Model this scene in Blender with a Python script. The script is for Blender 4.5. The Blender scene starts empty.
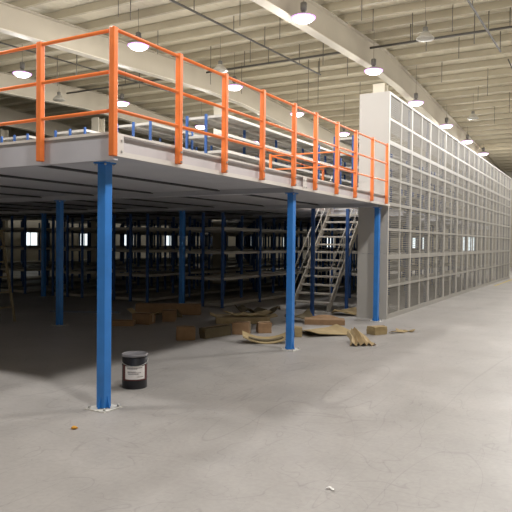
import bpy, bmesh, math, random
from mathutils import Vector, Matrix
random.seed(7)
scn = bpy.context.scene
C = scn.collection
PI = math.pi

# ------------------------------------------------------------------ materials
def mat(name, col, rough=.6, metal=0., noise=0., scale=6., bump=0., spec=.5, detail=4, stretch=None):
    m = bpy.data.materials.new(name); m.use_nodes = True
    nt = m.node_tree; b = nt.nodes['Principled BSDF']
    b.inputs['Base Color'].default_value = (*col, 1)
    b.inputs['Roughness'].default_value = rough
    b.inputs['Metallic'].default_value = metal
    b.inputs['Specular IOR Level'].default_value = spec
    if noise or bump:
        tc = nt.nodes.new('ShaderNodeTexCoord')
        n = nt.nodes.new('ShaderNodeTexNoise'); n.inputs['Scale'].default_value = scale; n.inputs['Detail'].default_value = detail
        if stretch:
            mp = nt.nodes.new('ShaderNodeMapping'); mp.inputs['Scale'].default_value = stretch
            nt.links.new(tc.outputs['Object'], mp.inputs['Vector']); nt.links.new(mp.outputs['Vector'], n.inputs['Vector'])
        else:
            nt.links.new(tc.outputs['Object'], n.inputs['Vector'])
        if noise:
            r = nt.nodes.new('ShaderNodeMapRange')
            r.inputs['From Min'].default_value = .3; r.inputs['From Max'].default_value = .7
            r.inputs['To Min'].default_value = 1 - noise; r.inputs['To Max'].default_value = 1 + noise
            mx = nt.nodes.new('ShaderNodeMix'); mx.data_type = 'RGBA'; mx.blend_type = 'MULTIPLY'
            mx.inputs['Factor'].default_value = 1
            mx.inputs['A'].default_value = (*col, 1)
            nt.links.new(n.outputs['Fac'], r.inputs['Value'])
            nt.links.new(r.outputs['Result'], mx.inputs['B'])
            nt.links.new(mx.outputs['Result'], b.inputs['Base Color'])
        if bump:
            bp = nt.nodes.new('ShaderNodeBump'); bp.inputs['Strength'].default_value = bump; bp.inputs['Distance'].default_value = .01
            nt.links.new(n.outputs['Fac'], bp.inputs['Height']); nt.links.new(bp.outputs['Normal'], b.inputs['Normal'])
    return m

def emit(name, col, s):
    m = bpy.data.materials.new(name); m.use_nodes = True
    nt = m.node_tree; nt.nodes.clear()
    e = nt.nodes.new('ShaderNodeEmission'); o = nt.nodes.new('ShaderNodeOutputMaterial')
    e.inputs['Color'].default_value = (*col, 1); e.inputs['Strength'].default_value = s
    nt.links.new(e.outputs[0], o.inputs[0]); return m

def concrete():
    m = mat('concrete', (.39, .372, .35), .55)
    nt = m.node_tree; b = nt.nodes['Principled BSDF']; L = nt.links.new
    tc = nt.nodes.new('ShaderNodeTexCoord')
    def noise(scale, detail, dist=0., stretch=None, rot=0):
        n = nt.nodes.new('ShaderNodeTexNoise'); n.inputs['Scale'].default_value = scale
        n.inputs['Detail'].default_value = detail; n.inputs['Distortion'].default_value = dist
        mp = nt.nodes.new('ShaderNodeMapping'); mp.inputs['Scale'].default_value = stretch or (1, 1, 1)
        mp.inputs['Rotation'].default_value = (0, 0, rot)
        L(tc.outputs['Object'], mp.inputs['Vector']); L(mp.outputs['Vector'], n.inputs['Vector']); return n
    def rng(n, a, c, lo, hi):
        r = nt.nodes.new('ShaderNodeMapRange')
        for k, v in zip(('From Min', 'From Max', 'To Min', 'To Max'), (a, c, lo, hi)): r.inputs[k].default_value = v
        L(n.outputs[0], r.inputs['Value']); return r
    def mul(a, c):
        x = nt.nodes.new('ShaderNodeMath'); x.operation = 'MULTIPLY'; L(a.outputs[0], x.inputs[0]); L(c.outputs[0], x.inputs[1]); return x
    big = rng(noise(.35, 5, .6), .3, .7, .88, 1.08)
    mid = rng(noise(2.2, 7, .4), .3, .7, .93, 1.06)
    fine = rng(noise(26, 3), .3, .7, .95, 1.05)
    tot = mul(mul(big, mid), fine)
    for i, (sc, st, ro) in enumerate([(1.6, (1, .35, 1), .5), (1.3, (.3, 1, 1), .9), (2.6, (1, .5, 1), 2.1), (1.1, (1, .15, 1), 1.3), (5.5, (.3, 1, 1), .2)]):   # hairline scratches and cracks
        n = noise(sc, 2, .8, st, ro)
        a = nt.nodes.new('ShaderNodeMath'); a.operation = 'SUBTRACT'; a.inputs[1].default_value = .5; L(n.outputs[0], a.inputs[0])
        ab = nt.nodes.new('ShaderNodeMath'); ab.operation = 'ABSOLUTE'; L(a.outputs[0], ab.inputs[0])
        tot = mul(tot, rng(ab, 0, .0035, .84, 1))
    mx = nt.nodes.new('ShaderNodeMix'); mx.data_type = 'RGBA'; mx.blend_type = 'MULTIPLY'; mx.inputs['Factor'].default_value = 1
    mx.inputs['A'].default_value = (.345, .33, .316, 1)
    L(tot.outputs[0], mx.inputs['B']); L(mx.outputs['Result'], b.inputs['Base Color'])
    rr = rng(noise(1.1, 4), .3, .7, .42, .62); L(rr.outputs[0], b.inputs['Roughness'])
    return m

M = dict(
    floor=concrete(),
    ceil=mat('roof_sheet', (.60, .55, .42), .7, noise=.03, scale=1.5),
    purlin=mat('purlin_paint', (.36, .32, .23), .6, noise=.05, scale=2),
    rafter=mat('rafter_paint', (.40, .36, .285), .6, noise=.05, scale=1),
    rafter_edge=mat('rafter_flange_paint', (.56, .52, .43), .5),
    wall=mat('wall_paint', (.36, .335, .27), .8, noise=.05, scale=.7),
    blue=mat('blue_paint', (.03, .205, .62), .38, noise=.10, scale=5),
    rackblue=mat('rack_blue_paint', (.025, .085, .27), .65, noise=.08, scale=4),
    orange=mat('orange_paint', (.80, .20, .045), .36, noise=.08, scale=7),
    white=mat('off_white_steel', (.62, .58, .59), .45, noise=.05, scale=3),
    fascia=mat('fascia_steel', (.50, .50, .545), .45, noise=.06, scale=2),
    lip=mat('flange_white', (.72, .68, .64), .4, noise=.05, scale=3),
    deckp=mat('deck_underside', (.60, .61, .66), .5, noise=.05, scale=2),
    joist_shade=mat('joist_gap_shade', (.06, .06, .065), .6),  # near-black colour paints the shadow gaps along the deck seams
    shelf=mat('shelf_steel', (.45, .43, .39), .5, noise=.05, scale=3),
    meshw=mat('mesh_wire', (.33, .315, .285), .5),
    rearpost=mat('rear_post_grey_blue', (.16, .18, .24), .5),
    post=mat('mesh_post_paint', (.50, .48, .44), .5, noise=.04, scale=3),
    frame=mat('mesh_frame', (.37, .355, .325), .5, noise=.04, scale=3),
    panel=mat('end_panel_steel', (.46, .445, .415), .5, noise=.03, scale=1),
    zinc=mat('zinc', (.55, .55, .54), .35, metal=.6, noise=.1, scale=20),
    stairg=mat('stair_steel', (.40, .375, .33), .45, noise=.06, scale=5),
    rail=mat('stair_rail', (.52, .50, .46), .45, metal=0),
    pipe=mat('pipe_grey', (.07, .065, .055), .6),
    rod=mat('hanger_rod', (.12, .11, .09), .6),
    card=mat('cardboard', (.30, .185, .10), .85, noise=.12, scale=9, bump=.15),
    card2=mat('cardboard_pale', (.38, .29, .15), .85, noise=.12, scale=8, bump=.15),
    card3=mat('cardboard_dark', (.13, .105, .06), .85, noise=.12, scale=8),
    card4=mat('cardboard_buff', (.47, .37, .22), .85, noise=.12, scale=12),  # palest of the board colours
    tape=mat('packing_tape', (.50, .38, .24), .35),
    wood=mat('ladder_wood', (.25, .20, .12), .7, noise=.15, scale=8, stretch=(6, 6, 1)),
    black=mat('pail_black', (.012, .013, .02), .35, noise=.1, scale=10),
    lid=mat('pail_lid', (.20, .195, .21), .4, noise=.1, scale=15),
    label=mat('pail_label', (.85, .83, .82), .6, noise=.05, scale=30),
    ink=mat('label_ink', (.10, .08, .10), .6),
    red=mat('pail_red', (.10, .02, .02), .5),
    housing=mat('lamp_housing', (.12, .115, .10), .5),
    shade=mat('lamp_shade', (.50, .44, .50), .3),
    shadeoff=mat('lamp_shade_unlit', (.34, .325, .28), .35),
    lens=emit('lamp_lens', (1., .90, .97), 9),
    halo=emit('lamp_glow_ring', (.70, .36, .85), 2.2),
    winlit=emit('window_daylight', (.86, .97, 1.), 1.6),
    winframe=mat('window_frame', (.5, .5, .48), .5),
    yellow=mat('yellow_line', (.60, .46, .06), .6, noise=.15, scale=5),
    leaf=mat('orange_scrap', (.62, .30, .03), .7), paper=mat('paper', (.8, .8, .78), .7),
    dust=mat('mortar', (.55, .54, .50), .9, noise=.2, scale=30),
)

# ------------------------------------------------------------------ mesh helpers
def box(bm, x0, x1, y0, y1, z0, z1, mi=0):
    vs = [bm.verts.new(p) for p in ((x0,y0,z0),(x1,y0,z0),(x1,y1,z0),(x0,y1,z0),(x0,y0,z1),(x1,y0,z1),(x1,y1,z1),(x0,y1,z1))]
    for f in ((0,3,2,1),(4,5,6,7),(0,1,5,4),(1,2,6,5),(2,3,7,6),(3,0,4,7)):
        fc = bm.faces.new([vs[i] for i in f]); fc.material_index = mi
def bar(bm, a, b, w, h, mi=0, up=Vector((0,0,1))):
    a, b = Vector(a), Vector(b); d = (b-a).normalized()
    s = d.cross(up); s = s.normalized() if s.length > 1e-4 else Vector((1,0,0)); u = s.cross(d)
    vs = [bm.verts.new(p + s*i*w/2 + u*j*h/2) for p in (a,b) for i,j in ((-1,-1),(1,-1),(1,1),(-1,1))]
    for f in ((3,2,1,0),(4,5,6,7),(0,1,5,4),(1,2,6,5),(2,3,7,6),(3,0,4,7)):
        fc = bm.faces.new([vs[i] for i in f]); fc.material_index = mi
def tube(bm, pts, r, seg=10, mi=0, caps=True):
    rings = []; pts = [Vector(p) for p in pts]
    for i, p in enumerate(pts):
        d = (pts[min(i+1,len(pts)-1)] - pts[max(i-1,0)]).normalized()
        s = d.cross(Vector((0,0,1))); s = s.normalized() if s.length > 1e-3 else Vector((1,0,0)); u = s.cross(d)
        rings.append([bm.verts.new(p + (s*math.cos(t)+u*math.sin(t))*r) for t in [2*PI*k/seg for k in range(seg)]])
    for a, b in zip(rings, rings[1:]):
        for k in range(seg):
            f = bm.faces.new((a[k], a[(k+1)%seg], b[(k+1)%seg], b[k])); f.smooth = True; f.material_index = mi
    if caps:
        bm.faces.new(rings[0][::-1]); bm.faces.new(rings[-1])
def lathe(bm, prof, c=(0,0,0), seg=32, smooth=True, mi=0):
    rings = [[bm.verts.new((c[0]+r*math.cos(2*PI*k/seg), c[1]+r*math.sin(2*PI*k/seg), c[2]+z)) for k in range(seg)] for r, z in prof]
    for a, b in zip(rings, rings[1:]):
        for k in range(seg):
            f = bm.faces.new((a[k], a[(k+1)%seg], b[(k+1)%seg], b[k])); f.smooth = smooth; f.material_index = mi
    bm.faces.new(rings[0][::-1]); bm.faces.new(rings[-1])
def prism(bm, poly, axis, a, b, mi=0):
    """extrude a 2-D outline along an axis"""
    def P(u, v, t): return {'x': (t,u,v), 'y': (u,t,v), 'z': (u,v,t)}[axis]
    A = [bm.verts.new(P(u,v,a)) for u,v in poly]; B = [bm.verts.new(P(u,v,b)) for u,v in poly]
    n = len(poly); bm.faces.new(A[::-1]).material_index = mi; bm.faces.new(B).material_index = mi
    for k in range(n): bm.faces.new((A[k], A[(k+1)%n], B[(k+1)%n], B[k])).material_index = mi
def chan_poly(w, d, t, u0=0, v0=0):
    """C-section opening to +u"""
    return [(u0,v0),(u0+d,v0),(u0+d,v0+t),(u0+t,v0+t),(u0+t,v0+w-t),(u0+d,v0+w-t),(u0+d,v0+w),(u0,v0+w)]
def obj(name, bm, m, parent=None, loc=None, bevel=0):
    bmesh.ops.recalc_face_normals(bm, faces=bm.faces[:])
    me = bpy.data.meshes.new(name); bm.to_mesh(me); bm.free()
    for x in (m if isinstance(m, (list, tuple)) else [m]): me.materials.append(x)
    o = bpy.data.objects.new(name, me); C.objects.link(o); o.parent = parent
    if loc: o.location = loc
    if bevel:
        md = o.modifiers.new('bevel', 'BEVEL'); md.width = bevel; md.segments = 2; md.limit_method = 'ANGLE'
    return o
def B(): return bmesh.new()
def tag(o, label=None, cat=None, group=None, kind=None):
    for k, v in (('label', label), ('category', cat), ('group', group), ('kind', kind)):
        if v: o[k] = v
    return o
def empty(name, loc=(0,0,0), rz=0):
    o = bpy.data.objects.new(name, None); C.objects.link(o); o.location = loc; o.rotation_euler = (0,0,rz); o.empty_display_size = .1; return o
def inst(src, name, parent, loc, rz=0):
    o = src.copy(); o.name = name; C.objects.link(o); o.parent = parent; o.location = loc; o.rotation_euler = (0,0,rz); return o
def dup(root, loc, rz=0, label=None, group=None):
    r = root.copy(); C.objects.link(r); r.location = loc; r.rotation_euler = (0,0,rz)
    if label: r['label'] = label
    if group: r['group'] = group
    for ch in list(root.children):
        c = ch.copy(); C.objects.link(c); c.parent = r
        for g in list(ch.children):
            d = g.copy(); C.objects.link(d); d.parent = c
    return r

# ------------------------------------------------------------------ building shell
XL, XR, YF, YB = -25., 14., -12., 42.
YR, ZR, SL = 15.4, 8.05, .055                     # roof ridge
def roofz(y): return ZR - (.066 if y < YR else .046)*abs(y-YR)
bm = B(); box(bm, XL-.2, XR+.2, YF-.2, YB+.2, -.2, 0); tag(obj('floor', bm, M['floor']), 'pale worn concrete warehouse floor', kind='structure')
bm = B()
for y0, y1 in ((YF-.2, YR), (YR, YB+.2)):          # trapezoidal roof sheeting, ribs run up the slope
    n = 130
    prof = []
    for i in range(n):
        x = XL + (XR-XL)*i/n; w = (XR-XL)/n
        prof += [(x, 0), (x+w*.62, 0), (x+w*.72, .012), (x+w*.90, .012)]
    A = [bm.verts.new((x, y0, roofz(y0)+z)) for x, z in prof]; D = [bm.verts.new((x, y1, roofz(y1)+z)) for x, z in prof]
    for k in range(len(prof)-1): bm.faces.new((A[k], A[k+1], D[k+1], D[k]))
    box(bm, XL, XR, y0, y1, 8.3, 8.35)
ceiling = tag(obj('ceiling', bm, M['ceil']), 'beige sheeted warehouse roof with close purlins', kind='structure')
bm = B(); prism(bm, chan_poly(.20, .075, .012, 0, 0), 'x', XL, XR); pur = obj('purlin', bm, M['purlin'], ceiling)
y = YF + .4; first = True
while y < YB:
    loc = (0, y, roofz(y)-.215)
    if first: pur.location = loc; first = False
    else: inst(pur, 'purlin', ceiling, loc)
    y += 1.1
for nm, a in (('wall_left', (XL-.2, XL, YF, YB)), ('wall_right', (XR, XR+.2, YF, YB)), ('wall_back', (XL-.2, XR+.2, YB, YB+.2)), ('wall_front', (XL-.2, XR+.2, YF-.2, YF))):
    bm = B(); box(bm, a[0], a[1], a[2], a[3], 0, 8.3); tag(obj(nm, bm, M['wall']), 'plain beige warehouse wall', kind='structure')
bm = B(); box(bm, XL, XR, YB-.12, YB-.001, 5.55, 5.8); tag(obj('trim_1', bm, M['rafter']), 'horizontal girt along the far end wall', kind='structure')
bm = B(); box(bm, .34, .40, 21, 38, .0, .004); tag(obj('trim_2', bm, M['yellow']), 'faded yellow line painted on the floor beside the mesh racking', kind='structure')

nw = 0
def window(x0, x1, y0, y1, z0, z1, axis):
    global nw; nw += 1
    w = empty('window_%d' % nw); tag(w, 'small daylit window low in the warehouse wall', kind='structure')
    bm = B(); t = .05
    if axis == 'x':   # in the left wall
        box(bm, x0, x1, y0-t, y0, z0-t, z1+t); box(bm, x0, x1, y1, y1+t, z0-t, z1+t); box(bm, x0, x1, y0, y1, z1, z1+t); box(bm, x0, x1, y0, y1, z0-t, z0)
        box(bm, x0, x1, (y0+y1)/2-.02, (y0+y1)/2+.02, z0, z1)
        obj('window_frame', bm, M['winframe'], w); bm = B(); box(bm, x0, x0+.015, y0, y1, z0, z1); obj('pane', bm, M['winlit'], w)
    else:
        box(bm, x0-t, x0, y0, y1, z0-t, z1+t); box(bm, x1, x1+t, y0, y1, z0-t, z1+t); box(bm, x0, x1, y0, y1, z1, z1+t); box(bm, x0, x1, y0, y1, z0-t, z0)
        box(bm, (x0+x1)/2-.02, (x0+x1)/2+.02, y0, y1, z0, z1)
        obj('window_frame', bm, M['winframe'], w); bm = B(); box(bm, x0, x1, y1-.015, y1, z0, z1); obj('pane', bm, M['winlit'], w)
for y in (11.5, 15.8, 20.0, 24.3, 28.5, 33): window(XL+.002, XL+.06, y, y+1.0, 1.2, 2.15, 'x')
for x in (-23, -19.4, -15.8, -12.2, -8.6, -5., -1.4): window(x, x+.9, YB-.06, YB-.002, 1.0, 2.1, 'y')

# portal rafters, running along y up to the ridge and down again
RX = [3.8, -2.3, -8.5, -14.7, -20.8]
rl = ['rafter over the open hall on the right', 'deep beige rafter above the mesh racking with lamps along it', 'beige rafter crossing behind the corner of the orange rail',
      'beige rafter at far left resting on the pale column', 'farthest beige rafter, dim at the left edge']
for k, x in enumerate(RX):
    r = empty('roof_rafter'); tag(r, rl[k], 'roof beam', 'portal roof rafters', 'structure')
    # web
    def zb(y): return 7.06 - .051*abs(y-YR) - (.07*max(0, 1-abs(abs(y-YR)-0)/1.2))
    def zt(y): return roofz(y) - .225
    ys = [YF, 2., 8., YR-1.2, YR-.25, YR+.25, YR+1.2, 20., 28., YB]
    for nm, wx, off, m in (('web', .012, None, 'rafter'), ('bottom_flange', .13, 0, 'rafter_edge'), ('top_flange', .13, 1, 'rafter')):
        bm = B()
        for a, c in zip(ys, ys[1:]):
            za, zc, ta, tcx = zb(a), zb(c), zt(a), zt(c)
            if off == 0: za, zc, ta, tcx = za-.02, zc-.02, za, zc
            if off == 1: za, zc = ta-.02, tcx-.02
            v = [bm.verts.new(p) for p in ((x-wx,a,za),(x+wx,a,za),(x+wx,c,zc),(x-wx,c,zc),(x-wx,a,ta),(x+wx,a,ta),(x+wx,c,tcx),(x-wx,c,tcx))]
            for f in ((0,3,2,1),(4,5,6,7),(0,1,5,4),(1,2,6,5),(2,3,7,6),(3,0,4,7)): bm.faces.new([v[i] for i in f])
        obj(nm, bm, M[m], r)
    c = empty('building_column', (x-.15, YR, 0)); tag(c, rl[k].replace('rafter', 'steel column under the rafter', 1), 'column', 'beige building columns', 'structure')
    bm = B(); box(bm, -.012, .012, -.17, .17, 0, 6.79); obj('web', bm, M['rafter'], c)
    for s in (-1, 1):
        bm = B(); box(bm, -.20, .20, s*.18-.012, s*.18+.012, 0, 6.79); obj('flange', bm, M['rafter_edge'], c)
    bm = B(); box(bm, -.22, .22, -.24, .24, 0, .03); obj('base_plate', bm, M['rafter'], c)

# ------------------------------------------------------------------ sprinkler pipes with their drop rods
def pipe_y(x, y0, y1, z_of, label, r=.028, rods=()):
    p = empty('sprinkler_pipe'); tag(p, label, 'pipe', 'sprinkler pipes under the roof')
    bm = B(); n = 12; ys = [y0+(y1-y0)*i/n for i in range(n+1)]
    if y0 < YR < y1: ys = sorted(ys + [YR])
    tube(bm, [(x, y, z_of(y)) for y in ys], r, 8); obj('pipe', bm, M['pipe'], p)
    for y in rods:
        bm = B(); tube(bm, [(x, y, z_of(y)), (x, y, roofz(y)-.02)], .014, 6); obj('hanger_rod', bm, M['rod'], p)
    return p
zp = lambda y: 7.06 + .040*(y-8)
pipe_y(-4.55, -2, 15.3, zp, 'dark sprinkler pipe descending from upper left towards the ceiling centre', rods=[1.5, 4.6, 7.8, 9.6, 11.3, 13.6, 15.2])
pipe_y(1.23, 2, 15.4, zp, 'dark sprinkler pipe slanting down at the upper right corner', rods=[6, 8.7, 10.9, 13.2, 15.3])
pipe_y(-10.6, -2, 15.3, zp, 'thin sprinkler pipe at the far left over the deck', r=.024, rods=[4, 7, 10, 13, 15.2])
pipe_y(1.3, 16.5, 36, lambda y: roofz(y)-.6, 'thin sprinkler pipe beyond the ridge at the right', r=.02, rods=[18, 20.5, 23, 26, 29])
p = tag(empty('sprinkler_pipe'), 'long dark sprinkler main crossing the roof from side to side', 'pipe', 'sprinkler pipes under the roof')
for x0, x1 in ((-2.1, 10.), (-7.9, -2.5), (-14.5, -8.7)):
    bm = B(); tube(bm, [(x0, 13.3, 7.36), (x1, 13.3, 7.36)], .034, 8); obj('pipe', bm, M['pipe'], p)
for x in (-6.4, -5.5, -3.6, -2.85, -.9, -.45, .85, 1.75, 2.7, -9.6, -11.5):
    bm = B(); tube(bm, [(x, 13.3, 7.36-(.32 if x in (-3.6, -.45, .85) else 0)), (x, 13.3, roofz(13.3)-.02)], .014, 6); obj('hanger_rod', bm, M['rod'], p)
# free hanging cable rods seen over the hall
k = 0
for x, y, z0 in ((-8.3, 5.0, 6.9), (-6.1, 6.9, 6.9), (-5.9, 7.1, 6.85), (-9.8, 9.2, 6.5), (-7.0, 12.2, 6.6), (-5.1, 15.5, 6.5), (-4.9, 15.9, 6.5), (-3.2, 18.5, 6.7), (.3, 19, 6.9), (-.2, 24, 6.8), (-1.4, 11.5, 7.2), (-1.1, 9.8, 6.9), (-.6, 12.4, 7.1), (.1, 15.0, 7.2), (.5, 12.2, 7.1), (-.9, 17.2, 7.1), (-.3, 20.6, 7.1), (.6, 22.4, 6.9), (-3.6, 10.4, 7.0), (-4.0, 9.0, 7.0), (-5.2, 11.6, 6.9), (-3.3, 14.6, 7.0), (-6.9, 9.4, 6.8), (-7.4, 14.8, 6.9), (-4.4, 18.8, 6.9), (-5.6, 20.2, 6.9), (-9.9, 12.2, 6.8), (-11.9, 10.4, 6.7)):
    bm = B(); tube(bm, [(x, y, z0), (x, y, roofz(y)-.01)], .012, 6)
    tag(obj('drop_rod', bm, M['rod']), 'thin bare rod hanging from the roof sheeting', 'rod', 'bare drop rods under the roof')

# ------------------------------------------------------------------ lamps
ZL = 6.6
def make_lamp(lit=True, name='high_bay_lamp'):
    t = empty(name)
    bm = B(); tube(bm, [(0,0,0), (0,0,1)], .006, 6); obj('cable', bm, M['rod'], t, (0,0,.34))
    bm = B(); lathe(bm, [(.03,.11),(.05,.16),(.07,.17),(.075,.33),(.05,.35),(.02,.36)], seg=20); obj('ballast', bm, M['housing'], t)
    bm = B(); lathe(bm, [(.245,.0),(.25,.012),(.235,.025),(.19,.055),(.12,.09),(.06,.12)] if lit else [(.25,.0),(.255,.012),(.24,.04),(.17,.12),(.10,.20),(.05,.235)], seg=32)
    obj('lamp_shade', bm, M['shade'] if lit else M['shadeoff'], t)
    if lit:
        bm = B(); lathe(bm, [(.08,-.095),(.17,-.075),(.225,-.03),(.24,.006)], seg=28); obj('lens', bm, M['lens'], t)
        bm = B(); lathe(bm, [(.242,-.006),(.270,-.004),(.272,.014),(.244,.016)], seg=28); obj('bloom_ring', bm, M['halo'], t)  # glowing ring stands in for the lilac bloom around the lens
    else:
        bm = B(); lathe(bm, [(.10,-.02),(.19,-.012),(.235,.0),(.24,.002)], seg=28); obj('lens', bm, M['shadeoff'], t)
    return t
LCOL = (1., .965, .925)
# the lamps throw most of their light down and sideways; a little leaves flat upwards past the rim
dn = bpy.data.lights.new('lamp_light', 'POINT'); dn.energy = 430; dn.color = LCOL; dn.shadow_soft_size = .19; dn.use_nodes = True
_nt = dn.node_tree; _em = _nt.nodes['Emission']; _g = _nt.nodes.new('ShaderNodeTexCoord'); _s = _nt.nodes.new('ShaderNodeSeparateXYZ')
_c = _nt.nodes.new('ShaderNodeValToRGB'); _m = _nt.nodes.new('ShaderNodeMapRange')
_nt.links.new(_g.outputs['Normal'], _s.inputs[0]); _m.inputs['From Min'].default_value = -1; _m.inputs['From Max'].default_value = 1
_nt.links.new(_s.outputs['Z'], _m.inputs['Value']); _nt.links.new(_m.outputs[0], _c.inputs[0])
_c.color_ramp.elements[0].position = 0.; _c.color_ramp.elements[0].color = (1.,)*3+(1,)
_c.color_ramp.elements[1].position = 1.; _c.color_ramp.elements[1].color = (.0,)*3+(1,)
for p_, v_ in ((.25, .95), (.45, .85), (.52, .40), (.62, .36), (.72, .18)):
    e_ = _c.color_ramp.elements.new(p_); e_.color = (v_, v_, v_, 1)
_nt.links.new(_c.outputs[0], _em.inputs['Strength'])
hall = dn.copy(); hall.name = 'hall_lamp_light'; hall.energy = 590; dn.energy = 375
def lit(t):
    a = bpy.data.objects.new('lamp_light', hall if t.location.x > 2 else dn); C.objects.link(a); a.parent = t; a.location = (0,0,-.30)
ROW = {-1.9: 'over the mesh racking', -6.5: 'in the middle row', -11.4: 'in the far left row', 2.8: 'over the open floor outside the frame'}
ordn = ['nearest', 'second', 'third', 'fourth', 'fifth', 'sixth', 'seventh', 'eighth', 'ninth']
base = None
seen = {-1.9: [8.26, 13.06, 17.68, 22.55, 27.1, 31.7], -6.5: [8.1, 12.83, 17.54, 22.47, 27.2, 31.9], -11.4: [8.56, 13.0, 18.1, 22.8, 27.5]}
for x in (-1.9, -6.5, -11.4, 2.8):
    for k, y in enumerate([-1.2, 3.5] + seen.get(x, [8.2, 12.9, 17.6, 22.5, 27.2, 31.9])):
        if k < 2: lab = 'round high-bay lamp %s, %s of those above the viewer' % (ROW[x], ordn[k])
        else: lab = 'glowing round high-bay lamp %s, %s from the viewer' % (ROW[x], ordn[k-2])
        if base is None: base = make_lamp(); base.location = (x, y, ZL if y > 0 else 6.25); t = base; t['label'] = lab
        else: t = dup(base, (x, y, ZL if y > 0 else 6.25), 0, lab)
        t['category'] = 'ceiling lamp'; t['group'] = 'lit high-bay lamps'
for t in [o for o in C.objects if o.name.startswith('high_bay_lamp')]: lit(t)
base = None
for x, y, w in ((.15, 10.84, 'near the upper right over the mesh racking'), (-5.82, 10.93, 'above the orange rail near the picture centre'), (-13., 11.5, 'at far left behind the orange rail'), (-.6, 21.3, 'small and far off at the right')):
    if base is None: base = make_lamp(False, 'unlit_lamp'); t = base; t.location = (x, y, ZL-.03)
    else: t = dup(base, (x, y, ZL-.03))
    t.scale = (.85, .85, .85)
    t['label'] = 'switched-off bell-shaped lamp ' + w; t['category'] = 'ceiling lamp'; t['group'] = 'switched-off lamps'
for t in [o for o in C.objects if o.type == 'EMPTY' and 'lamp' in o.name]:
    for c in t.children:
        if c.name.startswith('cable'): c.scale = (1, 1, max(.05, roofz(t.location.y)-.012-t.location.z-.34))

# ------------------------------------------------------------------ mezzanine
ZB, ZD = 2.333, 2.56        # underside of beams, deck surface
deck = empty('mezzanine_deck', (0,0,0)); tag(deck, 'grey steel mezzanine floor carried on blue columns', 'mezzanine')
XD0 = -17.2
HX0, HX1, HY0, HY1 = -2.62, -1.32, 8.62, 11.9      # stair opening
def plank(x0, x1, y0, y1):
    bm = B(); box(bm, x0+.002, x1-.002, y0, y1, 2.515, ZD); box(bm, x0+.008, x0+.02, y0, y1, 2.5055, 2.515); box(bm, x1-.02, x1-.008, y0, y1, 2.5055, 2.515)
    return obj('floor_panel', bm, M['deckp'], deck)
xs = []; x = .04
while x > XD0: xs.append((max(x-.62, XD0), x)); x -= .62
for x0, x1 in xs:
    plank(x0, x1, -.02, 8.2)
    if x1 > -.62: continue
    if x1 > HX0 and x0 < HX1:
        plank(x0, x1, 8.2, HY0); ya = HY1
    else: ya = 8.2
    if any(x1 > cx-.25 and x0 < cx+.25 for cx in (-2.45, -8.65, -14.85)):     # notched around the building columns
        plank(x0, x1, ya, 15.1); plank(x0, x1, 15.7, 27.4)
    else: plank(x0, x1, ya, 27.4)
jx = -1.28
while jx > XD0:
    spans = [(-.025, 3.845), (3.955, 7.745), (7.855, 11.89), (12.01, 15.1), (15.96, 19.44), (19.56, 23.34)]
    for a_, b_ in spans:
        if HX0-.05 < jx < HX1+.05 and a_ == 7.855: continue
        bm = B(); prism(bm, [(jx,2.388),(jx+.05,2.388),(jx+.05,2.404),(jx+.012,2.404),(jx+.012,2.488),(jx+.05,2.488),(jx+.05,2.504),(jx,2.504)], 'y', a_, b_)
        obj('floor_joist', bm, M['joist_shade'], deck)
        bm = B(); box(bm, jx+.055, min(jx+1.325, .045 if a_ < 7 else -.65), a_, b_, 2.412, 2.420); obj('soffit_panel', bm, M['deckp'], deck)
    jx -= 1.33
for yb in (3.9, 7.8, 11.95, 15.9, 19.5, 23.4, 27.3):   # main cross beams, C-section back to back
    x1 = .03 if yb < 8 else -.64
    bm = B(); prism(bm, [(yb-.05,ZB),(yb+.05,ZB),(yb+.05,ZB+.012),(yb+.006,ZB+.012),(yb+.006,2.492),(yb+.05,2.492),(yb+.05,2.504),(yb-.05,2.504),(yb-.05,2.492),(yb-.006,2.492),(yb-.006,ZB+.012),(yb-.05,ZB+.012)], 'x', XD0, x1)
    obj('cross_beam', bm, M['deckp'], deck)
bm = B(); prism(bm, [(-.10,2.334),(-.03,2.334),(-.03,2.349),(-.088,2.349),(-.088,2.55),(-.03,2.55),(-.03,2.565),(-.10,2.565)], 'x', XD0, .15); obj('front_edge_beam', bm, M['fascia'], deck)
bm = B(); prism(bm, [(-.11,2.5655),(-.021,2.5655),(-.021,2.59),(-.11,2.59)], 'x', XD0, .156); obj('floor_edging', bm, M['lip'], deck)
bm = B(); prism(bm, [(.15,2.385),(.15,2.395),(.12,2.395),(.12,2.555),(.15,2.555),(.15,2.565),(.05,2.565),(.05,2.385)], 'y', -.028, 8.22); obj('side_edge_beam', bm, M['white'], deck)
bm = B(); prism(bm, [(.15,2.372),(.156,2.372),(.156,2.42),(.15,2.42)], 'y', -.09, 8.22); obj('lower_flange', bm, M['lip'], deck)
bm = B(); prism(bm, [(.02,2.5655),(.156,2.5655),(.156,2.585),(.02,2.585)], 'y', -.02, 8.22); obj('floor_edging', bm, M['lip'], deck)
bm = B(); prism(bm, [(HX0,2.44),(HX0+.01,2.44),(HX0+.01,2.6),(HX0,2.6)], 'y', HY0, HY1); prism(bm, [(HX1-.01,2.44),(HX1,2.44),(HX1,2.6),(HX1-.01,2.6)], 'y', HY0, HY1); obj('opening_trim', bm, M['white'], deck)
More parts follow.
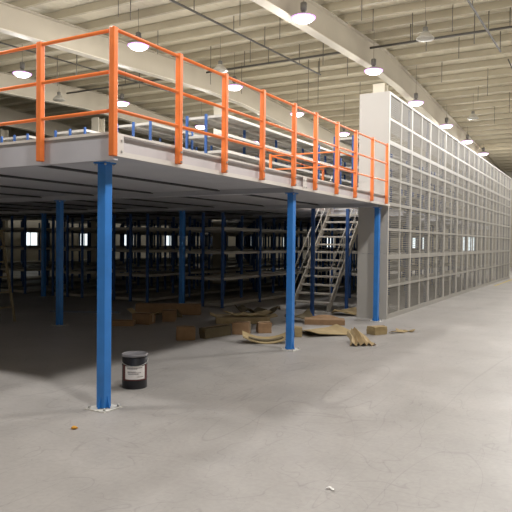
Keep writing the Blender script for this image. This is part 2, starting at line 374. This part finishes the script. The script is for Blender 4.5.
for yy in (-.098, 3.95):
    bm = B(); box(bm, .1565, .163, yy, yy+.13, 2.37, 2.57)
    for dz in (.03, .09, .15): lathe(bm, [(.001, 0), (.011, 0), (.011, .008), (.001, .008)], (0,0,0), 8)
    bm.free(); bm = B(); box(bm, .1565, .163, yy, yy+.13, 2.37, 2.57); o = obj('splice_plate', bm, M['lip'], deck)
    bm = B()
    for dy in (.03, .10):
        for z in (2.42, 2.52): box(bm, .163, .172, yy+dy-.009, yy+dy+.009, z-.009, z+.009)
    obj('bolt', bm, M['zinc'], o)

# blue columns
def make_col():
    t = empty('support_column')
    bm = B(); w = .049; box(bm, -w, w, -w, w, .012, ZB-.012); obj('shaft', bm, M['blue'], t, bevel=.006)
    bm = B(); box(bm, -.125, .125, -.125, .125, 0, .008); o = obj('base_plate', bm, M['dust'], t)
    bm = B()
    for sx in (-1, 1):
        for sy in (-1, 1): lathe(bm, [(.012,.012),(.012,.032),(.006,.033)], (sx*.095, sy*.095, 0), 8)
    obj('anchor_bolt', bm, M['zinc'], o)
    bm = B(); box(bm, -.075, .075, -.075, .075, ZB-.012, ZB-.0005); o = obj('cap_plate', bm, M['blue'], t)
    bm = B()
    for sx in (-1, 1):
        for sy in (-1, 1): lathe(bm, [(.010,ZB-.03),(.010,ZB-.012),(.004,ZB-.012)], (sx*.062, sy*.062, 0), 8)
    obj('bolt', bm, M['zinc'], o)
    for k in range(4):
        bm = B(); prism(bm, [(w-.001,.0121),(w+.032,.0121),(w+.006,.10),(w-.001,.14)], 'y', -.005, .005)
        bmesh.ops.rotate(bm, verts=bm.verts, matrix=Matrix.Rotation(k*PI/2, 3, 'Z')); obj('gusset', bm, M['blue'], t)
    return t
cols = [(-.065, 0.03, 'bright blue mezzanine column at the near corner beside the black pail'), (0, 3.9, 'bright blue mezzanine column in the middle of the side edge, by the curled cardboard'),
        (0, 7.88, 'blue mezzanine column in front of the pale end panel of the mesh racking'), (-4.8, 3.9, 'dark blue column standing alone in shade under the deck at left'),
        (-4.85, 7.8, 'dark blue column in shade under the deck just before the shelving rows'), (-9.6, 3.9, 'dark blue column under the deck beyond the left edge'),
        (-9.6, 7.8, 'dim blue column under the deck at left before the shelving'), (-4.8, 0, 'blue column under the front edge beyond the left of the frame')]
c0 = None
for x, y, l in cols:
    if c0 is None: c0 = make_col(); t = c0; t.location = (x, y, 0)
    else: t = dup(c0, (x, y, 0))
    tag(t, l, 'column', 'blue mezzanine columns')

for x, y, l in ((-1.47, 7.97, 'slim dark blue post standing in front of the foot of the stairs'), (-1.36, 9.75, 'slim dark blue post beside the right stringer of the stairs')):
    t = empty('slim_post', (x, y, 0)); tag(t, l, 'column', 'slim blue posts by the stairs')
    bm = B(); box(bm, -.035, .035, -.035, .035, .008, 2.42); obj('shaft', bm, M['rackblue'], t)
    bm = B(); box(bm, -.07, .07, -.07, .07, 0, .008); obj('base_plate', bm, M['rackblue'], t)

# orange guard rails
def guard(name, label, pts, rails, hl, post_axis_in):
    g = empty(name); tag(g, label, 'railing', 'orange guard rails')
    for k, (x, y, z0, z1) in enumerate(pts):
        bm = B(); s = .030; box(bm, x-s, x+s, y-s, y+s, z0, z1); o = obj('post', bm, M['orange'], g, bevel=.008)
        if z0 < 2.5:
            bm = B(); dx, dy = post_axis_in
            for z in (2.42, 2.52): bar(bm, (x-dx*.030, y-dy*.030, z), (x-dx*.045, y-dy*.045, z), .02, .02)
            obj('bolt', bm, M['zinc'], o)
    for a, b in rails:
        for z in hl:
            bm = B(); tube(bm, [(a[0], a[1], z+a[2]), (b[0], b[1], z+b[2])], .017, 10); obj('rail', bm, M['orange'], g)
    return g
YP = [.85, 1.74, 2.65, 3.58, 4.33, 5.20, 6.07, 6.98, 7.88]
RXp = .186
guard('guard_rail', 'orange tube guard rail along the right side of the deck', [(RXp, y, 2.40, 3.53+.011*y) for y in YP], [((RXp, -.105, 0), (RXp, 7.88, .08))], (3.50, 3.13, 2.78), (-1, 0))
XP = [RXp, -.75, -1.59, -2.46, -3.34, -4.22, -5.10, -5.98, -6.86]
guard('guard_rail', 'orange tube guard rail along the front edge at left, meeting at the tall corner post', [(x, -.136, 2.36, 3.515) for x in XP], [((RXp, -.136, 0), (-7.7, -.136, 0))], (3.49, 3.12, 2.77), (0, -1))
guard('guard_rail', 'orange guard rail around the stair opening on the deck', [(x, 8.5, 2.56, 3.66) for x in (-2.82, -1.12)] + [(-1.12, 11.6, 2.56, 3.66), (-2.82, 11.6, 2.56, 3.66)],
      [((-2.82, 8.5, 0), (-1.12, 8.5, 0)), ((-1.12, 8.5, 0), (-1.12, 11.6, 0)), ((-2.82, 8.5, 0), (-2.82, 11.6, 0))], (3.62, 3.3), (0, 1))

# ------------------------------------------------------------------ staircase under the deck
st = empty('staircase', (0,0,0)); tag(st, 'grey steel open-tread staircase climbing to the deck behind the middle column', 'stairs')
SX0, SX1, SY0 = -2.44, -1.50, 8.95; N = 12; RISE = 2.56/(N+1); RUN = .185
def sy(z): return SY0 + z/RISE*RUN
for x in (SX0, SX1):
    bm = B(); bar(bm, (x, sy(.10), .12), (x, sy(2.42), 2.44), 0.03, .15); box(bm, x-.015, x+.018, sy(0)-.06, sy(0)+.12, 0, .2)
    obj('stringer', bm, M['stairg'], st)
for k in range(1, N+1):
    bm = B(); z = k*RISE; box(bm, SX0+.018, SX1-.018, sy(z)-.10, sy(z)+.14, z-.042, z); obj('tread', bm, M['rail'], st, bevel=.004)
for x in (SX0, SX1):
    o = empty('handrail'); o.parent = st
    bm = B(); tube(bm, [(x, sy(.1), .95), (x, sy(2.56), 3.42)], .014, 8); obj('top_rail', bm, M['rail'], o)
    bm = B(); tube(bm, [(x, sy(.1), .56), (x, sy(2.56), 3.02)], .010, 8); obj('mid_rail', bm, M['rail'], o)
    for z in (.1, .95, 1.8, 2.5):
        bm = B(); tube(bm, [(x, sy(z), z), (x, sy(z), z+.86)], .012, 8); obj('baluster', bm, M['rail'], o)

# ------------------------------------------------------------------ shelving rows
def upright_bm(h):
    bm = B(); prism(bm, [(-.03,-.022),(.03,-.022),(.03,.022),(.02,.022),(.02,-.014),(-.02,-.014),(-.02,.022),(-.03,.022)], 'z', .006, h)
    box(bm, -.04, .04, -.035, .035, 0, .006); return bm
def shelf_bm(L, D):
    bm = B(); t = .065
    box(bm, -D/2, D/2, -L/2, L/2, -.004, 0); box(bm, -D/2, -D/2+.004, -L/2, L/2, -t, -.004); box(bm, D/2-.004, D/2, -L/2, L/2, -t, -.004)
    box(bm, -D/2, D/2, -L/2, -L/2+.004, -t, -.004); box(bm, -D/2, D/2, L/2-.004, L/2, -t, -.004)
    for yy in (-L/6, L/6): box(bm, -D/2, D/2, yy-.02, yy+.02, -.025, -.004)
    return bm
BAY, DEP = 1.86, .60
proto = {}
def rack_row(x1, y0, nb, z0, levels, h, label, group, sides=2, skip=()):
    r = empty('shelving_row', (x1-DEP*sides/2, y0, z0)); tag(r, label, 'shelving', group)
    xo = DEP*sides/2
    def put(kind, make, loc, m, rz=0):
        if kind not in proto: proto[kind] = obj(kind[0], make(), m, r, loc); proto[kind].rotation_euler = (0,0,rz); return proto[kind]
        return inst(proto[kind], kind[0], r, loc, rz)
    for s in range(sides+1):
        for b in range(nb+1):
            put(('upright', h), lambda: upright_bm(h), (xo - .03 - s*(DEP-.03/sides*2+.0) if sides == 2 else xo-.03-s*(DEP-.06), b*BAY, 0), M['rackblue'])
    for s in range(sides):
        for b in range(nb):
            if b in skip: continue
            for z in levels:
                put(('shelf', 1), lambda: shelf_bm(BAY-.05, DEP-.07), (xo - DEP/2 - s*DEP, (b+.5)*BAY, z), M['shelf'])
    pass
    return r
wh = ['first', 'second', 'third', 'fourth', 'fifth', 'sixth']
GL = [.09, .72, 1.36, 1.95]
UL = [.08, .66, 1.26, 1.66, 2.12]
for k, x in enumerate((-3.92, -6.22, -8.52, -10.82, -13.12, -15.42)):
    rack_row(x, 8.22, 10, 0, GL, 2.3, 'dark blue double-sided shelving row under the deck, %s left of stairs' % wh[k], 'shelving rows under the deck', skip=(3,) if k == 2 else ())
    rack_row(x, 8.30, 10, ZD+.0005, UL, 2.16, 'blue and off-white shelving row standing on the deck, %s left of the stair opening' % wh[k], 'shelving rows on the deck', skip=(3,) if k == 2 else ())
rack_row(-1.76, 12.6, 7, 0, GL, 2.3, 'dark blue and grey shelving row under the deck directly behind the stairs', 'shelving rows under the deck', skip=(1,))
rack_row(-1.76, 12.7, 7, ZD+.0005, UL, 2.16, 'blue and off-white shelving row on the deck behind the stair opening', 'shelving rows on the deck', skip=(1,))

# ------------------------------------------------------------------ mesh clad rack run
RY0, RY1, NB = 8.32, 27.5, 11
BW = (RY1-RY0)/NB; X1, X0 = .08, -.56; RH = 4.72
run = empty('mesh_clad_racking', (0,0,0)); tag(run, 'long tall grey racking clad in wire mesh receding along the open floor', 'shelving')
LV = [.72, 1.36, 1.92, 2.47, 3.00, 3.40, 3.77, 4.24]
thick = {1.36: .10, 2.47: .07, 3.77: .09}
def P(kind, make, loc, m, rz=0):
    if kind not in proto: proto[kind] = obj(kind[0], make(), m, run, loc); return proto[kind]
    return inst(proto[kind], kind[0], run, loc, rz)
def face_upright():
    bm = B(); box(bm, -.03, .014, -.034, .034, .1, RH); return bm
def rear_frame():
    bm = B(); box(bm, -.09, -.035, -.03, .03, 0, RH); box(bm, -.55, -.52, -.03, .03, 0, RH)
    return bm
for b in range(NB+1): P(('upright_frame', 'f'), face_upright, (X1, RY0+b*BW, 0), M['post'])
for b in range(NB+1): P(('ladder_frame', 'f'), rear_frame, (X1, RY0+b*BW, 0), M['rearpost'])
for b in range(NB): P(('mullion', 'm'), lambda: (lambda bm: (box(bm, -.02, .0135, -.019, .019, .1, RH), bm)[1])(B()), (X1, RY0+(b+.5)*BW, 0), M['post'])
for b in range(NB):
    for z in LV:
        t = thick.get(z, .055)
        P(('shelf_beam', t), lambda: (lambda bm: (box(bm, -.003, .008, -BW/2+.034, BW/2-.034, -t, 0), bm)[1])(B()), (X1, RY0+(b+.5)*BW, z), M['frame'])
    for z in LV:
        P(('shelf', 'r'), lambda: (lambda bm: (box(bm, -.50, -.022, -BW/2+.034, BW/2-.034, -.03, 0), bm)[1])(B()), (X1, RY0+(b+.5)*BW, z), M['shelf'])
bm = B(); box(bm, X1-.03, X1+.0145, RY0-.03, RY1+.03, 0, .0995); obj('kick_plate', bm, M['frame'], run)
bm = B(); box(bm, X0, X1+.014, RY0-.03, RY1+.03, RH, RH+.05); obj('top_cap', bm, M['frame'], run)
def mesh_bm(w, h):
    bm = B(); y = -w/2; n = max(1, int(h/.042))
    for i in range(n+1): z = h*i/n; box(bm, -.003, .003, -w/2, w/2, z-.0052, z+.0052)
    m = int(w/.05)
    for i in range(m+1): yy = -w/2+w*i/m; box(bm, .003, .006, yy-.0025, yy+.0025, 0, h)
    return bm
secs = [(.10, 1.36-.10), (1.36, 2.47-.07), (2.47, 3.77-.09), (3.77, RH)]
for b in range(NB*2):
    for z0, z1 in secs:
        P(('mesh_panel', z0), lambda: mesh_bm(BW/2-.05, z1-z0), (X1-.010, RY0+(b+.5)*BW/2, z0), M['meshw'])
def endp(z0, z1):
    bm = B(); box(bm, X0, X1+.02, RY0-.05, RY0-.033, z0, z1); obj('end_panel', bm, M['panel'], run, bevel=.003)
endp(0, 1.375); endp(1.38, 2.9); endp(2.903, RH+.05)
bm = B(); box(bm, X0, X1+.02, RY1+.033, RY1+.05, 0, RH+.05); obj('end_panel', bm, M['panel'], run)
bm = B()
for b in range(NB):
    box(bm, X0-.005, X0+.003, RY0+b*BW+.03, RY0+(b+1)*BW-.03, .1, RH)
bm.free()

# ------------------------------------------------------------------ pail
pl = empty('paint_pail', (-.394, .86, 0)); tag(pl, 'black metal pail with a white label and grey lid on the concrete', 'pail')
R = .135
bm = B(); lathe(bm, [(R-.004,0),(R,.004),(R,.10),(R+.004,.105),(R,.11),(R,.245),(R+.005,.25),(R,.255),(R,.35),(R-.002,.352)], seg=48); obj('body', bm, M['black'], pl)
bm = B(); lathe(bm, [(R+.007,.345),(R+.009,.352),(R+.009,.366),(R+.004,.37),(R-.008,.368),(R-.012,.362),(.01,.362)], seg=48); obj('lid', bm, M['lid'], pl)
def curved(bm, a0, a1, z0, z1, r, seg=16, mi=0):
    prev = None
    for k in range(seg+1):
        t = a0+(a1-a0)*k/seg; q = [bm.verts.new((rr*math.cos(t), rr*math.sin(t), z)) for rr, z in ((r,z0),(r,z1),(r+.0015,z1),(r+.0015,z0))]
        if prev:
            for j in range(4): bm.faces.new((prev[j], prev[(j+1)%4], q[(j+1)%4], q[j])).material_index = mi
        else: bm.faces.new(q)
        prev = q
    bm.faces.new(prev[::-1])
va = math.atan2(-4.384-.86, 4.067+.394)
bm = B(); curved(bm, va-.78, va+.85, .108, .250, R+.0045); lb = obj('label', bm, M['label'], pl); lb['label'] = 'white paper label with small print'
bm = B()
for z, a, b_ in ((.232,-.6,.6),(.222,-.6,.2),(.19,-.55,.1),(.18,-.55,.5),(.165,-.5,.3),(.135,.2,.7)): curved(bm, va+a, va+b_, z-.0022, z+.0022, R+.0062, 10)
obj('small_print', bm, M['ink'], lb)
bm = B(); curved(bm, va-1.1, va-.8, .09, .26, R+.0045); curved(bm, va+.87, va+1.15, .09, .26, R+.0045); curved(bm, va-.78, va+.85, .095, .106, R+.0045); obj('red_edging', bm, M['red'], pl)
bm = B(); tube(bm, [(R*1.06*math.cos(va+PI/2+t*.0)*1, R*1.06*math.sin(va+PI/2), .31)] + [((R+.012)*math.cos(va+PI/2-PI*k/12), (R+.012)*math.sin(va+PI/2-PI*k/12), .31-.06*math.sin(PI*k/12)) for k in range(13)], .003, 6); obj('handle', bm, M['zinc'], pl)

# ------------------------------------------------------------------ cardboard and debris
def carton(name, label, x, y, l, w, h, rz=0, m='card', tilt=0, flap=False, z=0.001, cat='carton'):
    t = empty(name, (x, y, z), rz); tag(t, label, cat, 'packaging left on the floor')
    bm = B(); box(bm, -l/2, l/2, -w/2, w/2, 0, h)
    for v in bm.verts: v.co += Vector((random.uniform(-1,1), random.uniform(-1,1), 0))*min(l, w, h)*.06
    bmesh.ops.subdivide_edges(bm, edges=bm.edges[:], cuts=1); 
    for v in bm.verts:
        if v.co.z > .001: v.co += Vector((random.uniform(-1,1), random.uniform(-1,1), random.uniform(-1,1)))*.008
    obj('box_body', bm, M[m], t, bevel=.003)
    bm = B(); box(bm, -l/2+.01, l/2-.01, -.022, .022, h+.008, h+.010); box(bm, l/2+.009, l/2+.011, -.022, .022, h*.2, h+.010); obj('tape', bm, M['tape'], t)
    if flap:
        bm = B(); bar(bm, (l/2-.01, -w*.1, h*.9), (l/2+.16, -w*.1, h*1.25), w*.8, .006); obj('flap', bm, M['card2'], t); bm = B(); bar(bm, (-l/2+.01, 0, h*.95), (-l/2-.12, .0, h*1.4), w*.8, .006); obj('flap', bm, M['card2'], t)
    return t
def sheet(name, label, x, y, l, w, rz, m, bend=0., lift=.0, th=.012, ridges=0, z=.0, twist=0., ends=0.):
    """a sheet of corrugated board, bent along its length"""
    bm = B(); nx, ny = 22, 8; top, bot = [], []
    for i in range(nx+1):
        for lst, dz in ((top, th), (bot, 0)):
            row = []
            for j in range(ny+1):
                u, v = i/nx*2-1, j/ny*2-1
                h = bend*(u*u) + lift*max(0, v)**2 + ridges*.02*(1+math.sin(u*9+v*2)) + twist*u*v*.5 + twist*.5 + ends*max(0, abs(u)-.6)
                row.append(bm.verts.new((u*l/2, v*w/2*(1-.12*u*math.sin(3*v)), max(0, h)+dz+.001)))
            lst.append(row)
    for i in range(nx):
        for j in range(ny):
            bm.faces.new((top[i][j], top[i+1][j], top[i+1][j+1], top[i][j+1])); bm.faces.new((bot[i][j], bot[i][j+1], bot[i+1][j+1], bot[i+1][j]))
    for i in range(nx):
        bm.faces.new((top[i][0], bot[i][0], bot[i+1][0], top[i+1][0])); bm.faces.new((top[i][ny], top[i+1][ny], bot[i+1][ny], bot[i][ny]))
    for j in range(ny):
        bm.faces.new((top[0][j], top[0][j+1], bot[0][j+1], bot[0][j])); bm.faces.new((top[nx][j], bot[nx][j], bot[nx][j+1], top[nx][j+1]))
    o = obj(name, bm, M[m], None, (x, y, z)); o.rotation_euler = (0,0,rz); tag(o, label, 'cardboard', 'packaging left on the floor'); return o
A0 = math.radians(29.4)
carton('carton', 'small low carton nearest the corner column in the shade', -3.80, 4.55, .40, .22, .10, A0, 'card')
carton('carton', 'small pinkish carton with torn side lying beside the low carton', -3.66, 4.95, .38, .25, .20, A0-.3, 'card', flap=True)
carton('carton', 'cube-like carton standing before the long timber-coloured box', -3.50, 5.55, .27, .24, .22, A0+.1, 'card')
carton('carton', 'end carton at the left of the dark wrapped bundle', -1.85, 3.82, .30, .22, .21, A0+.15, 'card')
carton('carton', 'end carton at the right of the dark wrapped bundle', -1.40, 4.85, .28, .22, .21, A0-.2, 'card')
carton('carton', 'carton tucked behind the curled cardboard left of the middle column', -1.16, 5.22, .24, .20, .18, A0+.2, 'card')
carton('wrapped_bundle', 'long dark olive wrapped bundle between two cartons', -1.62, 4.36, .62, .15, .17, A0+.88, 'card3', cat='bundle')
carton('long_carton', 'long brown carton lying in front of the shelving', -4.2, 6.46, 1.40, .28, .23, A0+.05, 'card')
carton('carton', 'small carton with pale top on the lit floor before the mesh racking', .60, 6.15, .28, .22, .14, A0+.5, 'card2')
carton('opened_carton', 'large flattened brown carton with raised flaps left of the middle column', -2.22, 6.25, 1.05, .60, .12, A0+.1, 'card4', flap=True)
sheet('cardboard_sheet', 'pale folded board lying on top of the flattened brown carton', -2.15, 6.33, .90, .45, A0+.25, 'card2', ridges=.5, th=.012, z=.135, ends=.15)
sheet('cardboard_sheet', 'curled dark cardboard with a pale edge at the foot of the middle column', -.62, 4.30, .75, .34, A0+.05, 'card2', bend=.10, lift=.05, th=.012)
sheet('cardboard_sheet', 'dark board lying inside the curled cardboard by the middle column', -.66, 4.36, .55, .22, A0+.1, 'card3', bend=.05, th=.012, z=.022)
sheet('cardboard_sheet', 'flat olive cardboard sheet on the floor right of the middle column', -.22, 5.70, .85, .70, A0+.35, 'card2', twist=.06, th=.01, ends=.1)
carton('carton', 'small upright carton close against the right of the middle column', -.46, 5.15, .12, .2, .16, A0, 'card2')
sheet('cardboard_sheet', 'thick curled brown cardboard in front of the stairs', -.72, 6.9, .78, .36, A0-.1, 'card', bend=-.10, lift=.06, th=.10)
bm = B(); NP, NL = 10, 8; T = []; U = []
for i in range(NP+1):
    rt, ru = [], []
    for j in range(NL+1):
        u_, v_ = i/NP, j/NL
        x_ = (u_-.5)*.40*(.62+.5*v_)+.03*math.sin(v_*5); y_ = (.5-v_)*.46+.03*math.sin(i*2.1)
        z_ = .004+(.055 if i % 2 else .0)*(.6+.6*math.sin(i*1.3+1)**2)+.17*(1-v_)**2*(.55+.45*math.sin(u_*3.1))
        rt.append(bm.verts.new((x_, y_, z_+.007))); ru.append(bm.verts.new((x_, y_, z_)))
    T.append(rt); U.append(ru)
for i in range(NP):
    for j in range(NL):
        bm.faces.new((T[i][j], T[i+1][j], T[i+1][j+1], T[i][j+1])); bm.faces.new((U[i][j], U[i][j+1], U[i+1][j+1], U[i+1][j]))
    bm.faces.new((T[i][0], U[i][0], U[i+1][0], T[i+1][0])); bm.faces.new((T[i][NL], T[i+1][NL], U[i+1][NL], U[i][NL]))
for j in range(NL):
    bm.faces.new((T[0][j], T[0][j+1], U[0][j+1], U[0][j])); bm.faces.new((T[NP][j], U[NP][j], U[NP][j+1], T[NP][j+1]))
o = obj('cardboard_fan', bm, M['card4'], None, (.70, 4.98, 0)); o.rotation_euler = (0,0,A0+.25); tag(o, 'pleated crumpled fan of pale cardboard alone on the lit floor', 'cardboard', 'packaging left on the floor')
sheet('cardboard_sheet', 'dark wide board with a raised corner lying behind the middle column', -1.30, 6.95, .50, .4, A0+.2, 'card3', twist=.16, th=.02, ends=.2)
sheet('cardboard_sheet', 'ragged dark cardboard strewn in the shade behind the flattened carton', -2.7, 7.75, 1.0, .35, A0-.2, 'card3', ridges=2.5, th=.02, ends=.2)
sheet('cardboard_sheet', 'thin pale cardboard strip right of the small carton', .93, 6.75, .34, .16, A0-.2, 'card2', th=.008, ends=.08, ridges=.4)
sheet('cardboard_sheet', 'second thin strip of cardboard beside the small carton', .85, 6.5, .30, .10, A0+.5, 'card2', th=.008, twist=.04)
sheet('cardboard_sheet', 'olive cardboard beside the foot of the stairs', -.95, 8.6, .55, .5, A0, 'card2', twist=.12, th=.03)
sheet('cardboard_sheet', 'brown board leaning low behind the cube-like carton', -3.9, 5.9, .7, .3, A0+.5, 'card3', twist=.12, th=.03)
bm = B()
lathe(bm, [(.004,.002),(.022,.004),(.030,.012),(.018,.022),(.004,.026)], seg=9)
for v in bm.verts: v.co.x *= 1+.3*math.sin(v.co.y*90)
o = obj('orange_scrap', bm, M['leaf'], None, (.18, -.588, 0)); tag(o, 'tiny orange scrap on the concrete by the near column', 'scrap')
bm = B(); prev = None
for k in range(9):
    t = k/8; q = [bm.verts.new((.06*t-.03, .018*math.sin(4*t)+s*.011, .004+.008*abs(math.sin(5*t))+d)) for s, d in ((-1,0),(1,0),(1,.002),(-1,.002))]
    if prev:
        for j in range(4): bm.faces.new((prev[j], prev[(j+1)%4], q[(j+1)%4], q[j]))
    else: bm.faces.new(q)
    prev = q
bm.faces.new(prev[::-1])
o = obj('paper_scrap', bm, M['paper'], None, (2.548, -.675, 0)); tag(o, 'tiny white curl of paper on the open concrete', 'scrap')
o.rotation_euler = (0,0,A0-.5)
bm = B(); bar(bm, (-6.6, 5.3, .02), (-5.2, 6.0, .02), .04, .04); tag(obj('loose_beam', bm, M['rearpost']), 'long thin grey rack beam lying on the shaded floor at left', 'steel beam')

# stepladder at the left edge
ld = empty('stepladder', (-6.24, 3.60, 0)); tag(ld, 'wooden stepladder at the left edge in the shade under the deck', 'ladder')
for x0 in (.34, -.34):
    for y in (-.17, .17):
        bm = B(); bar(bm, (x0, y*1.15, 0), (x0*.08, y*.8, 1.75), .05, .028, up=Vector((0,1,0))); obj('leg', bm, M['wood'], ld)
for k in range(1, 6):
    z = k*.29; x = .34-(.34-.027)*z/1.75; hw = .17*(1.15-.35*z/1.75)-.012
    bm = B(); box(bm, x-.05, x+.04, -hw, hw, z-.012, z+.012); obj('step', bm, M['wood'], ld)
bm = B(); box(bm, -.09, .09, -.17, .17, 1.75, 1.775); obj('top_board', bm, M['wood'], ld)

# ------------------------------------------------------------------ camera, world
f = 619.98
yaw, pit, rol = -.5127, -.0227, .0108
fw = Vector((math.sin(yaw)*math.cos(pit), math.cos(yaw)*math.cos(pit), math.sin(pit)))
r = Vector((math.cos(yaw), -math.sin(yaw), 0)); u = r.cross(fw)
r2 = r*math.cos(rol)+u*math.sin(rol); u2 = -r*math.sin(rol)+u*math.cos(rol)
cd = bpy.data.cameras.new('camera'); cam = bpy.data.objects.new('camera', cd); C.objects.link(cam)
cam.matrix_world = Matrix(((r2.x,u2.x,-fw.x,4.067),(r2.y,u2.y,-fw.y,-4.384),(r2.z,u2.z,-fw.z,1.6),(0,0,0,1)))
cd.sensor_width = 36; cd.lens = f/512*36; cd.clip_end = 200
scn.camera = cam
w = bpy.data.worlds.new('world'); scn.world = w; w.use_nodes = True
w.node_tree.nodes['Background'].inputs['Color'].default_value = (.6, .7, .8, 1); w.node_tree.nodes['Background'].inputs['Strength'].default_value = .05
vs = scn.view_settings; vs.view_transform = 'Standard'; vs.look = 'None'; vs.gamma = 1; vs.exposure = 0
